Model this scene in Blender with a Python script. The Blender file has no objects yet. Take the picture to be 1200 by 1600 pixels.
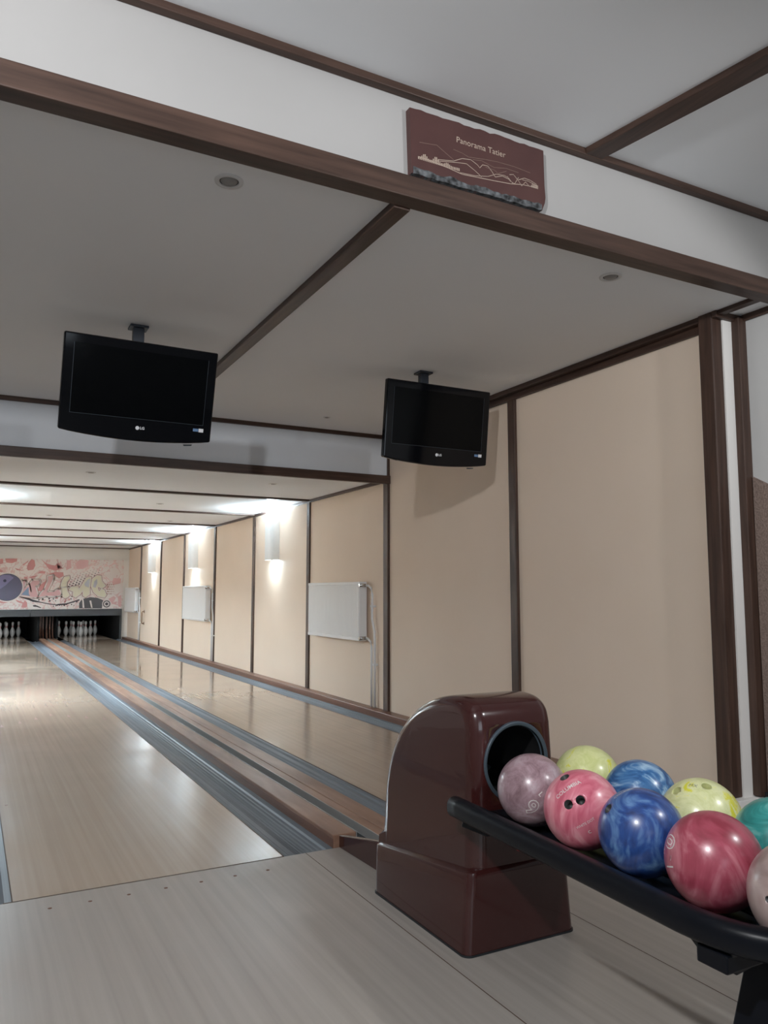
import bpy, bmesh, math, random
from mathutils import Vector, Matrix, noise
from mathutils.geometry import tessellate_polygon
random.seed(7)
PI = math.pi
scn = bpy.context.scene
COL = scn.collection

# ------------------------------------------------------------------ camera
YAW, PITCH = 0.4885848, 0.1022923
FPX = 1214.55
cR = Vector((math.cos(YAW), -math.sin(YAW), 0))
cF = Vector((math.sin(YAW)*math.cos(PITCH), math.cos(YAW)*math.cos(PITCH), math.sin(PITCH)))
cU = cR.cross(cF)
cam_d = bpy.data.cameras.new('camera')
cam = bpy.data.objects.new('camera', cam_d); COL.objects.link(cam)
cam.matrix_world = Matrix(((cR.x, cU.x, -cF.x, -1.26668), (cR.y, cU.y, -cF.y, -3.31827),
                           (cR.z, cU.z, -cF.z, 1.14787), (0, 0, 0, 1)))
cam_d.sensor_fit = 'VERTICAL'; cam_d.sensor_height = 36.0; cam_d.sensor_width = 27.0
cam_d.lens = FPX*36.0/1600.0
cam_d.clip_start = 0.05; cam_d.clip_end = 100
scn.camera = cam

# ------------------------------------------------------------------ exposure, world, lights
scn.cycles.diffuse_bounces = 12; scn.cycles.max_bounces = 16
scn.view_settings.view_transform = 'Standard'
scn.view_settings.look = 'None'
scn.view_settings.exposure = 0.22
scn.view_settings.gamma = 1.0
scn.view_settings.use_curve_mapping = False
w = bpy.data.worlds.new('world'); scn.world = w; w.use_nodes = True
w.node_tree.nodes['Background'].inputs[0].default_value = (0.6, 0.7, 0.85, 1)
w.node_tree.nodes['Background'].inputs[1].default_value = 0.1

CEIL_LAMP_W = 120.0      # each of the two small ceiling lamps above the approach
FILL_W = 28.0         # cool fill from an unseen window added behind the camera
WALL_UP_W, WALL_DOWN_W = {'R': 350.0, 'L': 130.0}, {'R': 6.0, 'L': 115.0}

def lamp(name, kind, loc, watts, color, size=0.1, size_y=None, rot=(0, 0, 0), spread=None, cone=None):
    d = bpy.data.lights.new(name, kind); d.energy = watts; d.color = color
    if kind == 'AREA':
        d.shape = 'RECTANGLE' if size_y else 'DISK'; d.size = size
        if size_y: d.size_y = size_y
        if spread: d.spread = spread
    else:
        d.shadow_soft_size = size
        if kind == 'SPOT':
            d.spot_size = cone or 2.6; d.spot_blend = 0.3
    o = bpy.data.objects.new(name, d); o.location = loc; o.rotation_euler = rot
    COL.objects.link(o); return o
lamp('ceiling_lamp', 'SPOT', (-2.0, -3.05, 2.62), CEIL_LAMP_W*1.8, (0.97, 0.98, 1.0), 0.06, rot=(math.radians(60), 0, math.radians(-36)), cone=math.radians(100))
lamp('ceiling_lamp', 'SPOT', (1.54, -3.43, 2.65), CEIL_LAMP_W*0.75, (0.97, 0.98, 1.0), 0.06, rot=(math.radians(60), 0, math.radians(14)), cone=math.radians(90))
lamp('window_fill', 'AREA', (-1.2, -6.35, 1.55), FILL_W, (0.80, 0.90, 1.0), 2.6, 1.5, (PI/2, 0, 0))  # broad cool fill light, added out of view

# ------------------------------------------------------------------ materials
def nt(name):
    m = bpy.data.materials.new(name); m.use_nodes = True
    t = m.node_tree; b = t.nodes['Principled BSDF']
    return m, t, b
def N(t, kind, **kw):
    n = t.nodes.new(kind)
    for k, v in kw.items():
        if k in n.inputs.keys() if hasattr(n.inputs, 'keys') else False: n.inputs[k].default_value = v
        else: setattr(n, k, v)
    return n
def c4(c): return (c[0], c[1], c[2], 1)
def s2l(r, g, b):
    f = lambda v: (v/255/12.92) if v/255 <= 0.04045 else ((v/255+0.055)/1.055)**2.4
    return (f(r), f(g), f(b))
def plain(name, col, rough=0.5, metal=0, spec=0.5, coat=0, emit=None, es=0):
    m, t, b = nt(name)
    b.inputs['Base Color'].default_value = c4(col); b.inputs['Roughness'].default_value = rough
    b.inputs['Metallic'].default_value = metal; b.inputs['Specular IOR Level'].default_value = spec
    b.inputs['Coat Weight'].default_value = coat; b.inputs['Coat Roughness'].default_value = 0.05
    if emit:
        b.inputs['Emission Color'].default_value = c4(emit); b.inputs['Emission Strength'].default_value = es
    return m
def noisy(name, stops, scale=(1, 1, 1), nscale=5, detail=4, distort=0, rough=0.5, rough2=None, spec=0.5, coat=0,
          bump=0, bscale=None, metal=0, nrough=0.5, coatr=0.05):
    """colour ramp over a stretched noise; stops = [(pos, colour), ...]"""
    m, t, b = nt(name)
    tc = N(t, 'ShaderNodeTexCoord'); mp = N(t, 'ShaderNodeMapping'); mp.inputs['Scale'].default_value = scale
    t.links.new(tc.outputs['Object'], mp.inputs['Vector'])
    nz = N(t, 'ShaderNodeTexNoise'); nz.inputs['Scale'].default_value = nscale; nz.inputs['Detail'].default_value = detail
    nz.inputs['Distortion'].default_value = distort; nz.inputs['Roughness'].default_value = nrough
    t.links.new(mp.outputs[0], nz.inputs['Vector'])
    cr = N(t, 'ShaderNodeValToRGB'); e = cr.color_ramp.elements
    e[0].position, e[0].color = stops[0][0], c4(stops[0][1]); e[1].position, e[1].color = stops[-1][0], c4(stops[-1][1])
    for p, c in stops[1:-1]:
        k = e.new(p); k.color = c4(c)
    t.links.new(nz.outputs['Fac'], cr.inputs['Fac']); t.links.new(cr.outputs['Color'], b.inputs['Base Color'])
    b.inputs['Roughness'].default_value = rough
    if rough2 is not None:
        n2 = N(t, 'ShaderNodeTexNoise'); n2.inputs['Scale'].default_value = 2.2; n2.inputs['Detail'].default_value = 6
        t.links.new(tc.outputs['Object'], n2.inputs['Vector'])
        mr = N(t, 'ShaderNodeMapRange'); mr.inputs['From Min'].default_value = 0.35; mr.inputs['From Max'].default_value = 0.65
        mr.inputs['To Min'].default_value = rough; mr.inputs['To Max'].default_value = rough2
        t.links.new(n2.outputs['Fac'], mr.inputs['Value']); t.links.new(mr.outputs[0], b.inputs['Roughness'])
    b.inputs['Specular IOR Level'].default_value = spec; b.inputs['Coat Weight'].default_value = coat
    b.inputs['Coat Roughness'].default_value = coatr; b.inputs['Metallic'].default_value = metal
    if bump:
        src = nz
        if bscale:
            src = N(t, 'ShaderNodeTexNoise'); src.inputs['Scale'].default_value = bscale; src.inputs['Detail'].default_value = 3
            t.links.new(tc.outputs['Object'], src.inputs['Vector'])
        bp_ = N(t, 'ShaderNodeBump'); bp_.inputs['Strength'].default_value = bump; bp_.inputs['Distance'].default_value = 0.01
        t.links.new(src.outputs['Fac'], bp_.inputs['Height']); t.links.new(bp_.outputs['Normal'], b.inputs['Normal'])
    return m

WD0, WD1 = (0.040, 0.022, 0.016), (0.085, 0.048, 0.035)
def wood_dark(axis):
    sc = {'X': (1.2, 22, 22), 'Y': (22, 1.2, 22), 'Z': (22, 22, 1.2)}[axis]
    return noisy('dark_wood_'+axis, [(0.3, WD0), (0.7, WD1)], sc, 2.0, 5, 0.3, rough=0.45, spec=0.38)
WX, WY, WZ = wood_dark('X'), wood_dark('Y'), wood_dark('Z')
M = {}
M['ceiling'] = noisy('ceiling_paint', [(0.3, (0.82, 0.84, 0.86)), (0.7, (0.845, 0.862, 0.88))], nscale=1.2, rough=0.9, spec=0.1)
M['white'] = noisy('white_paint', [(0.3, (0.78, 0.76, 0.73)), (0.7, (0.82, 0.80, 0.77))], nscale=1.5, rough=0.85, spec=0.15)
M['cream'] = noisy('cream_panel', [(0.3, (0.80, 0.67, 0.55)), (0.7, (0.83, 0.70, 0.58))], nscale=1.4, detail=5, rough=0.6, spec=0.2)
M['soffit'] = noisy('soffit_paint', [(0.3, (0.67, 0.71, 0.76)), (0.7, (0.71, 0.75, 0.80))], nscale=1.5, rough=0.85, spec=0.15)
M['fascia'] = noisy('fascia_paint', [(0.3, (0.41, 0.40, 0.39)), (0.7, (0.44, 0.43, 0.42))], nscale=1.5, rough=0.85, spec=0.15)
M['grey'] = noisy('grey_paint', [(0.3, (0.60, 0.60, 0.59)), (0.7, (0.64, 0.64, 0.63))], nscale=2, rough=0.8, spec=0.15)
M['lane'] = noisy('lane_maple', [(0.25, (0.36, 0.275, 0.21)), (0.5, (0.40, 0.31, 0.24)), (0.75, (0.435, 0.345, 0.27))],
                  (36, 0.35, 1), 1.0, 4, 0.1, rough=0.045, rough2=0.12, spec=0.6)
M['approach'] = noisy('approach_maple', [(0.25, (0.33, 0.298, 0.268)), (0.5, (0.375, 0.343, 0.31)), (0.75, (0.415, 0.382, 0.348))],
                      (28, 0.5, 1), 1.2, 5, 0.2, rough=0.28, rough2=0.42, spec=0.45)
M['seam'] = plain('dark_seam', (0.08, 0.045, 0.025), 0.7)
M['dot'] = plain('lane_dot', (0.16, 0.06, 0.03), 0.5)
M['gutter'] = noisy('gutter_plastic', [(0.3, (0.09, 0.105, 0.125)), (0.7, (0.18, 0.205, 0.235))], (60, 0.4, 60), 1.0, 3, rough=0.5, spec=0.4)
M['railwood'] = noisy('rail_wood', [(0.3, (0.20, 0.105, 0.07)), (0.7, (0.37, 0.225, 0.155))], (9, 1.1, 9), 1.5, 5, 0.4, rough=0.42, spec=0.4)
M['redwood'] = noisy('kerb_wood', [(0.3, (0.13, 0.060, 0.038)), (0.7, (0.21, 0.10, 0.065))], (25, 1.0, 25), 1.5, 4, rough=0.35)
M['belt'] = plain('black_rubber', (0.012, 0.016, 0.019), 0.55)
M['alu'] = plain('pale_strip', (0.42, 0.42, 0.41), 0.35, 0.3)
M['maroon'] = noisy('maroon_shell', [(0.3, (0.040, 0.0095, 0.009)), (0.7, (0.048, 0.012, 0.011))], nscale=3, rough=0.2, spec=0.5, coat=0.5, coatr=0.03)
M['black'] = plain('black_metal', (0.004, 0.005, 0.008), 0.36, 0, 0.2)
M['pitch'] = plain('pit_black', (0.005, 0.005, 0.0055), 0.8, 0, 0.15)
M['ring'] = plain('blue_grey_ring', (0.055, 0.075, 0.095), 0.35)
M['tvgloss'] = plain('tv_black_gloss', (0.003, 0.0035, 0.005), 0.07, 0, 0.25)
M['tvscreen'] = plain('tv_screen', (0.002, 0.0024, 0.003), 0.12, 0, 0.12)
M['tvback'] = plain('tv_back', (0.012, 0.013, 0.016), 0.5)
M['tvline'] = plain('tv_edge_line', (0.030, 0.040, 0.050), 0.3)
M['blackblue'] = plain('bracket_paint', (0.020, 0.026, 0.038), 0.45)
M['logo'] = plain('logo_white', (0.75, 0.76, 0.78), 0.4)
M['sticker'] = plain('sticker_blue', (0.12, 0.22, 0.38), 0.4)
M['radiator'] = plain('radiator_enamel', (0.80, 0.81, 0.82), 0.35, 0, 0.5)
M['chrome'] = plain('chrome', (0.55, 0.55, 0.55), 0.18, 1)
M['lampwhite'] = plain('lamp_enamel', (0.78, 0.77, 0.75), 0.45)
M['tube'] = plain('lamp_tube', (0.9, 0.9, 0.85), 0.4, emit=(1, 0.96, 0.86), es=6)
M['dlight'] = plain('downlight_ring', (0.62, 0.62, 0.62), 0.35)
M['dglass'] = plain('downlight_lens', (0.25, 0.24, 0.23), 0.3)
M['ddark'] = plain('downlight_gap', (0.03, 0.03, 0.03), 0.5)
M['mask'] = plain('mask_grey', (0.040, 0.042, 0.045), 0.5)
M['pin'] = plain('pin_white', (0.78, 0.77, 0.74), 0.18, coat=0.5)
M['pinred'] = plain('pin_red', (0.45, 0.03, 0.03), 0.3)
M['stone'] = noisy('plaque_stone', [(0.3, (0.070, 0.030, 0.028)), (0.7, (0.090, 0.040, 0.036))], nscale=6, rough=0.42, spec=0.4)
M['broken'] = noisy('broken_edge', [(0.35, (0.008, 0.008, 0.009)), (0.7, (0.16, 0.17, 0.18))], nscale=38, detail=6, rough=0.7, bump=0.6)
M['engrave'] = plain('engraved_line', (0.46, 0.36, 0.29), 0.6)
M['engrave2'] = plain('engraved_line_faint', (0.20, 0.125, 0.10), 0.6)
M['dado'] = noisy('rough_plaster', [(0.3, (0.21, 0.155, 0.13)), (0.7, (0.33, 0.25, 0.215))], nscale=120, detail=3, rough=0.9, spec=0.1, bump=0.5)
M['brass'] = plain('handle_metal', (0.22, 0.13, 0.07), 0.3, 0.7)
M['redknob'] = plain('red_button', (0.5, 0.02, 0.02), 0.35)

def lane_wear():
    t = M['lane'].node_tree; b = t.nodes['Principled BSDF']; src = b.inputs['Roughness'].links[0].from_socket
    tc = N(t, 'ShaderNodeTexCoord'); sx = N(t, 'ShaderNodeSeparateXYZ'); t.links.new(tc.outputs['Object'], sx.inputs[0])
    mr = N(t, 'ShaderNodeMapRange'); mr.inputs['From Min'].default_value = 1.0; mr.inputs['From Max'].default_value = 7.5
    mr.inputs['To Min'].default_value = 0.15; mr.inputs['To Max'].default_value = 0.0
    t.links.new(sx.outputs['Y'], mr.inputs['Value'])
    ad = N(t, 'ShaderNodeMath', operation='ADD'); t.links.new(src, ad.inputs[0]); t.links.new(mr.outputs[0], ad.inputs[1])
    t.links.new(ad.outputs[0], b.inputs['Roughness'])
lane_wear()
# ------------------------------------------------------------------ mesh helpers
class MB:
    def __init__(s): s.bm = bmesh.new()
    def box(s, x0, x1, y0, y1, z0, z1, mi=0):
        v = [s.bm.verts.new(p) for p in ((x0,y0,z0),(x1,y0,z0),(x1,y1,z0),(x0,y1,z0),(x0,y0,z1),(x1,y0,z1),(x1,y1,z1),(x0,y1,z1))]
        for f in ((3,2,1,0),(4,5,6,7),(0,1,5,4),(1,2,6,5),(2,3,7,6),(3,0,4,7)):
            s.bm.faces.new([v[i] for i in f]).material_index = mi
        return s
    def hull8(s, pts, mi=0):
        v = [s.bm.verts.new(p) for p in pts]
        for f in ((3,2,1,0),(4,5,6,7),(0,1,5,4),(1,2,6,5),(2,3,7,6),(3,0,4,7)):
            s.bm.faces.new([v[i] for i in f]).material_index = mi
        return s
    def prism(s, poly, axis, a, b, mi=0, side_mi=None):
        """poly 2-D in the two other axes (X:(y,z) Y:(x,z) Z:(x,y)) extruded a..b"""
        def P(p, t):
            return {'X': (t, p[0], p[1]), 'Y': (p[0], t, p[1]), 'Z': (p[0], p[1], t)}[axis]
        A = [s.bm.verts.new(P(p, a)) for p in poly]; B = [s.bm.verts.new(P(p, b)) for p in poly]
        n = len(poly)
        tri = tessellate_polygon([[Vector((p[0], p[1], 0)) for p in poly]])
        for t in tri:
            try:
                s.bm.faces.new([A[i] for i in t]).material_index = mi
                s.bm.faces.new([B[i] for i in reversed(t)]).material_index = mi
            except ValueError: pass
        for i in range(n):
            j = (i+1) % n
            s.bm.faces.new((A[i], A[j], B[j], B[i])).material_index = mi if side_mi is None else side_mi
        return s
    def flat(s, poly3, mi=0):
        v = [s.bm.verts.new(p) for p in poly3]
        for t in tessellate_polygon([[Vector(p) for p in poly3]]):
            try: s.bm.faces.new([v[i] for i in t]).material_index = mi
            except ValueError: pass
        return s
    def tube(s, pts, r, seg=12, mi=0, cap=True, sect=None, closed=False):
        pts = [Vector(p) for p in pts]; n = len(pts); rings = []
        up = Vector((0, 0, 1))
        for i, p in enumerate(pts):
            if closed: d = (pts[(i+1) % n]-pts[i-1]).normalized()
            else: d = (pts[min(i+1, n-1)]-pts[max(i-1, 0)]).normalized()
            a = up if abs(d.z) < 0.9 else Vector((0, 1, 0))
            e1 = d.cross(a).normalized(); e2 = e1.cross(d).normalized()
            rr = r[i] if isinstance(r, (list, tuple)) and sect is None else r
            ring = []
            for k in range(seg):
                t = 2*PI*k/seg
                if sect: q = p + e1*sect[0]*math.copysign(abs(math.cos(t))**0.75, math.cos(t)) + e2*sect[1]*math.copysign(abs(math.sin(t))**0.75, math.sin(t))
                else: q = p + (e1*math.cos(t)+e2*math.sin(t))*rr
                ring.append(s.bm.verts.new(q))
            rings.append(ring)
        m = n if closed else n-1
        for i in range(m):
            A, B = rings[i], rings[(i+1) % n]
            for k in range(seg):
                f = s.bm.faces.new((A[k], A[(k+1) % seg], B[(k+1) % seg], B[k])); f.material_index = mi; f.smooth = True
        if cap and not closed:
            s.bm.faces.new(rings[0]).material_index = mi
            s.bm.faces.new(list(reversed(rings[-1]))).material_index = mi
        return s
    def lathe(s, prof, origin, axis='Z', seg=32, mi=0, mis=None):
        """prof [(r,h)], axis direction"""
        o = Vector(origin)
        A = {'Z': (Vector((1,0,0)), Vector((0,1,0)), Vector((0,0,1))), 'Y': (Vector((1,0,0)), Vector((0,0,1)), Vector((0,-1,0))),
             'X': (Vector((0,1,0)), Vector((0,0,1)), Vector((1,0,0)))}[axis]
        rings = []
        for (r, h) in prof:
            if r < 1e-6: rings.append([s.bm.verts.new(o+A[2]*h)])
            else: rings.append([s.bm.verts.new(o+A[0]*r*math.cos(2*PI*k/seg)+A[1]*r*math.sin(2*PI*k/seg)+A[2]*h) for k in range(seg)])
        for i in range(len(rings)-1):
            a, b = rings[i], rings[i+1]; m_ = mis[i] if mis else mi
            for k in range(seg):
                l = (k+1) % seg
                if len(a) == 1 and len(b) == 1: continue
                if len(a) == 1: vs = (a[0], b[l], b[k])
                elif len(b) == 1: vs = (a[k], a[l], b[0])
                else: vs = (a[k], a[l], b[l], b[k])
                f = s.bm.faces.new(vs); f.material_index = m_; f.smooth = True
        return s
    def ribbon(s, pts, wd, y, mi=0, closed=True):
        n = len(pts)
        for i in range(n if closed else n-1):
            a = Vector(pts[i]); b = Vector(pts[(i+1) % n]); d = (b-a)
            if d.length < 1e-6: continue
            d.normalize(); q = Vector((-d.y, d.x))*wd/2; e = d*wd*0.3
            c = [a-e+q, b+e+q, b+e-q, a-e-q]
            s.bm.faces.new([s.bm.verts.new((p.x, y, p.y)) for p in reversed(c)]).material_index = mi
        return s
    def build(s, name, mats, parent=None, loc=None, bevel=0, smooth=False, seg=2):
        bm = s.bm
        bmesh.ops.recalc_face_normals(bm, faces=bm.faces)
        off = Vector(loc) if loc is not None else (Vector(parent.location) if parent is not None and parent.get('_root') else Vector((0, 0, 0)))
        if parent is not None and not parent.get('_root'):
            off = Vector(parent.get('_off', (0, 0, 0)))
        bmesh.ops.translate(bm, verts=bm.verts, vec=-off)
        me = bpy.data.meshes.new(name); bm.to_mesh(me); bm.free()
        for m in (mats if isinstance(mats, (list, tuple)) else [mats]): me.materials.append(m)
        if smooth:
            for p in me.polygons: p.use_smooth = True
        o = bpy.data.objects.new(name, me); COL.objects.link(o)
        if parent is not None:
            o.parent = parent; o['_off'] = off[:]
        else:
            o.location = off; o['_off'] = off[:]
        if bevel:
            b = o.modifiers.new('bevel', 'BEVEL'); b.width = bevel; b.segments = seg; b.limit_method = 'ANGLE'
        return o
def thing(name, loc, label, cat, group=None):
    o = bpy.data.objects.new(name, None); o.location = loc; o.empty_display_size = 0.1; COL.objects.link(o)
    o['_root'] = True
    return tag(o, label, cat, group)
def tag(o, label, cat, group=None):
    o['label'] = label; o['category'] = cat
    if group: o['group'] = group
    return o
def struct(o):
    o['kind'] = 'structure'; return o
def bx(name, mat, x0, x1, y0, y1, z0, z1, parent=None, bevel=0, **k):
    return MB().box(x0, x1, y0, y1, z0, z1).build(name, mat, parent, bevel=bevel, **k)
def setting(name, mat, x0, x1, y0, y1, z0, z1, bevel=0):
    return struct(bx(name, mat, x0, x1, y0, y1, z0, z1, bevel=bevel))
def text_mesh(txt, size, offset=0.0, align='CENTER', space=1.0):
    cu = bpy.data.curves.new('t', 'FONT'); cu.body = txt; cu.size = size; cu.offset = offset
    cu.align_x = align; cu.align_y = 'CENTER'; cu.space_character = space; cu.resolution_u = 3
    o = bpy.data.objects.new('t', cu); COL.objects.link(o)
    dg = bpy.context.evaluated_depsgraph_get(); ev = o.evaluated_get(dg); me = ev.to_mesh()
    V = [tuple(v.co) for v in me.vertices]; F = [tuple(p.vertices) for p in me.polygons]
    ev.to_mesh_clear(); bpy.data.objects.remove(o); bpy.data.curves.remove(cu)
    return V, F
def add_text(mb, txt, size, fn, mi=0, offset=0.0, space=1.0):
    V, F = text_mesh(txt, size, offset, space=space)
    vs = [mb.bm.verts.new(fn(v[0], v[1])) for v in V]
    for f in F:
        try: mb.bm.faces.new([vs[i] for i in f]).material_index = mi
        except ValueError: pass

# ------------------------------------------------------------------ room shell
WXR = 2.20                                   # lane side wall
POSTS = [5.05, 7.02, 8.95, 10.97, 12.93, 15.02]
# floors
fl = MB().box(-3.3, 2.33, -6.5, -0.004, -0.12, 0)
fl.box(0.1015, 0.1045, -2.6, -0.004, 0, 0.0004, 1).box(0.697, 0.6995, -4.6, -0.004, 0, 0.0004, 1)
fl.box(-1.10, 0.0, -0.005, 0.002, -0.01, 0.0006, 1)
for k in range(7): fl.lathe([(0.0075, 0.0), (0.0075, 0.0005), (0, 0.0005)], (-0.95+0.139*k, -0.127, 0), seg=12, mi=2)
struct(fl.build('floor', [M['approach'], M['seam'], M['dot']]))
setting('floor.001', M['pitch'], -3.3, 2.33, 0.0, 20.6, -0.25, -0.13)
setting('floor.002', M['approach'], -3.3, -1.30, 0.0, 3.1, -0.12, 0)
# ceilings
setting('ceiling', M['ceiling'], -3.3, 2.33, -0.87, 3.12, 2.62, 2.72)
setting('ceiling.001', M['ceiling'], -3.3, 2.43, -6.5, -0.90, 3.04, 3.12)
setting('ceiling.002', M['ceiling'], -1.55, WXR+0.1, 3.12, 16.62, 2.215, 2.32)
# walls
setting('wall_right', M['cream'], WXR, WXR+0.13, -0.60, 16.62, -0.12, 2.72)
setting('wall_return', M['white'], 2.20, 2.345, -0.625, -0.60, -0.12, 2.72)
setting('wall_right_front', M['grey'], 2.33, 2.43, -6.5, -0.60, -0.12, 3.10)
setting('wall_left', M['cream'], -1.55, -1.42, 3.12, 16.62, -0.12, 2.30)
setting('wall_left_front', M['white'], -3.4, -3.3, -6.5, 3.2, -0.12, 3.10)
setting('wall_soffit', M['soffit'], -3.3, WXR, 3.10, 3.20, 2.18, 2.66)
setting('wall_soffit.001', M['white'], -3.3, -1.42, 3.12, 3.22, -0.12, 2.2)
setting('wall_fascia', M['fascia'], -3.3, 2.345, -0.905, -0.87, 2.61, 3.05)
fw = MB().box(-1.55, WXR+0.1, 16.60, 16.70, 0.66, 2.3).box(2.05, WXR+0.1, 16.60, 16.70, -0.12, 0.66).box(-1.55, -1.30, 16.60, 16.70, -0.12, 0.66)
struct(fw.build('wall_far', M['white']))
pit = MB().box(-1.4, 2.15, 20.3, 20.4, -0.12, 0.8).box(-1.4, 2.15, 16.70, 20.3, 0.74, 0.8).box(2.06, 2.15, 16.70, 20.3, -0.12, 0.75).box(-1.4, -1.31, 16.70, 20.3, -0.12, 0.75)
struct(pit.build('wall_pit', M['pitch']))
wb = MB().box(-3.4, -2.5, -6.6, -6.5, -0.12, 3.10).box(0.1, 2.43, -6.6, -6.5, -0.12, 3.10).box(-2.5, 0.1, -6.6, -6.5, -0.12, 0.8).box(-2.5, 0.1, -6.6, -6.5, 2.3, 3.10)
struct(wb.build('wall_back', M['white']))
wf = MB().box(-2.5, 0.1, -6.58, -6.5, 0.8, 0.86).box(-2.5, 0.1, -6.58, -6.5, 2.24, 2.3).box(-2.5, -2.44, -6.58, -6.5, 0.86, 2.24).box(0.04, 0.1, -6.58, -6.5, 0.86, 2.24).box(-1.23, -1.17, -6.58, -6.5, 0.86, 2.24)
struct(wf.build('added_window_1', WX))  # unseen frame, added around the fill light

# trims -------------------------------------------------------------
tn = [0]
def trim(mat, x0, x1, y0, y1, z0, z1, bevel=0.004):
    tn[0] += 1
    return setting('trim_%d' % tn[0], mat, x0, x1, y0, y1, z0, z1, bevel)
trim(WX, -3.3, 2.345, -0.95, -0.868, 2.597, 2.682)                  # big cross beam
trim(WX, -3.3, 2.345, -0.941, -0.905, 3.010, 3.042)                  # upper ceiling cross batten
# upper ceiling long batten (slightly skew)
tn[0] += 1
A_, B_ = (0.975, -0.94), (1.36, -3.30)
C_, D_ = (1.067, -0.94), (1.50, -3.30)
struct(MB().hull8([(p[0], p[1], z) for z in (3.012, 3.042) for p in (A_, C_, D_, B_)]).build('trim_%d' % tn[0], WY, bevel=0.003))
trim(WY, 0.078, 0.150, -0.868, 3.10, 2.590, 2.622)                   # lower ceiling long batten
trim(WX, -3.3, WXR, 3.075, 3.10, 2.585, 2.622)                       # top of the soffit
trim(WX, -3.3, WXR, 3.070, 3.115, 2.160, 2.238)                      # foot of the soffit
trim(WY, WXR-0.065, WXR, -0.617, 3.075, 2.588, 2.622)
trim(WY, 2.135, 2.185, -0.868, -0.617, 2.600, 2.622)                # right wall, ceiling batten
trim(WY, WXR-0.022, WXR, -0.54, 3.075, 2.545, 2.588)                 # right wall, wall batten
trim(WY, WXR-0.018, WXR, 3.115, 16.60, 2.182, 2.216)                 # rear wall top
trim(WZ, WXR-0.025, WXR, 3.085, 3.175, 0.05, 2.545)                  # corner post
trim(WZ, WXR-0.025, WXR, 1.142, 1.222, 0.05, 2.545)                  # front post
for y in POSTS: trim(WZ, WXR-0.02, WXR, y-0.04, y+0.04, 0.05, 2.182)
for y in POSTS: trim(WX, -1.42, WXR-0.018, y-0.04, y+0.04, 2.195, 2.216)
trim(WX, -1.42, WXR-0.018, 16.54, 16.60, 2.195, 2.216)
# pillar and recess
trim(WZ, 2.125, 2.205, -0.617, -0.530, 0.125, 2.622, 0.006)
trim(WZ, 2.268, 2.33, -0.67, -0.625, 0.13, 2.60)
trim(WX, 2.125, 2.33, -0.648, -0.617, 2.585, 2.622)
trim(WY, 2.314, 2.33, -0.868, -0.655, 2.585, 2.622)
# plinth, baseboards
setting('baseboard_return', M['white'], 2.12, 2.33, -0.66, -0.53, 0, 0.125, 0.003)
setting('baseboard_right', M['redwood'], 2.085, WXR, -0.53, 16.60, -0.1, 0.058, 0.004)
setting('baseboard_right_front', M['belt'], 2.30, 2.33, -6.5, -0.66, 0, 0.15, 0.003)
dp = MB().prism([(-0.675, 0.15), (-0.675, 1.745), (-2.6, 0.62), (-2.6, 0.15)], 'X', 2.316, 2.33)
tag(dp.build('wall_panel', M['dado'], loc=(2.33, -0.675, 0.15)), 'rough brown plaster panel with sloping top edge on the grey wall at right', 'wall panel')

# ------------------------------------------------------------------ lanes, gutters, centre track
def lane(x0, label, arrows):
    mb = MB().box(x0, x0+1.0668, 0.002, 19.65, -0.12, 0)
    if arrows:
        for i, (x, y) in enumerate([(-0.96,4.25),(-0.813,4.39),(-0.672,4.55),(-0.533,4.72),(-0.393,4.57),(-0.256,4.41),(-0.122,4.26)]):
            mb.prism([(x-0.014, y-0.06), (x+0.014, y-0.06), (x, y+0.09)], 'Z', 0, 0.0005, 1)
        mb.lathe([(0.008, 0.0), (0.008, 0.0005), (0, 0.0005)], (-1.031, 1.479, 0), seg=12, mi=1)
    mb.box(x0-0.0035, x0+0.0005, 0.002, 16.6, -0.02, 0.0006, 2).box(x0+1.0663, x0+1.0703, 0.002, 16.6, -0.02, 0.0006, 2)
    return tag(mb.build('bowling_lane', [M['lane'], M['dot'], M['seam']], loc=(x0+0.5334, 0, 0)), label, 'bowling lane', 'bowling lanes')
LX2 = 0.818
lane(-1.0668, 'glossy maple bowling lane at left, its arrows and foul line in front of the camera', True)
lane(LX2, 'glossy maple bowling lane running between the centre ball track and the right wall', False)
def gutter(x0, x1, label, flip=False):
    wd = x1-x0; P = [(0, -0.002), (0.10, -0.003), (0.16, -0.012), (0.27, -0.014)]
    for k in range(9):
        t = k/8; P.append((0.27+t*0.6, -0.014-0.020*math.sin(PI*t)))
        if k < 8: P.append((0.27+(t+0.045)*0.6, -0.0125-0.020*math.sin(PI*(t+0.05))))
    P += [(0.9, -0.006), (1.0, 0.0)]
    if flip: P = [(1-a, b) for a, b in reversed(P)]
    top = [(x0+a*wd, b) for a, b in P]
    poly = top+[(x1, -0.07), (x0, -0.07)]
    mb = MB().prism(poly, 'Y', 0.006, 17.0)
    return tag(mb.build('gutter', M['gutter'], loc=(x0, 0.006, -0.07)), label, 'gutter', 'lane gutters')
gutter(0.0037, 0.236, 'blue-grey ribbed gutter between the left lane and the raised wood rail')
gutter(0.592, LX2-0.0037, 'blue-grey gutter on the left edge of the right lane, beside the dark ball track', True)
gutter(LX2+1.0668+0.0037, 2.084, 'narrow blue-grey gutter along the foot of the right wall')
gutter(-1.31, -1.0705, 'dark gutter at the left edge of the photo, beside the left lane', True)

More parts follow.
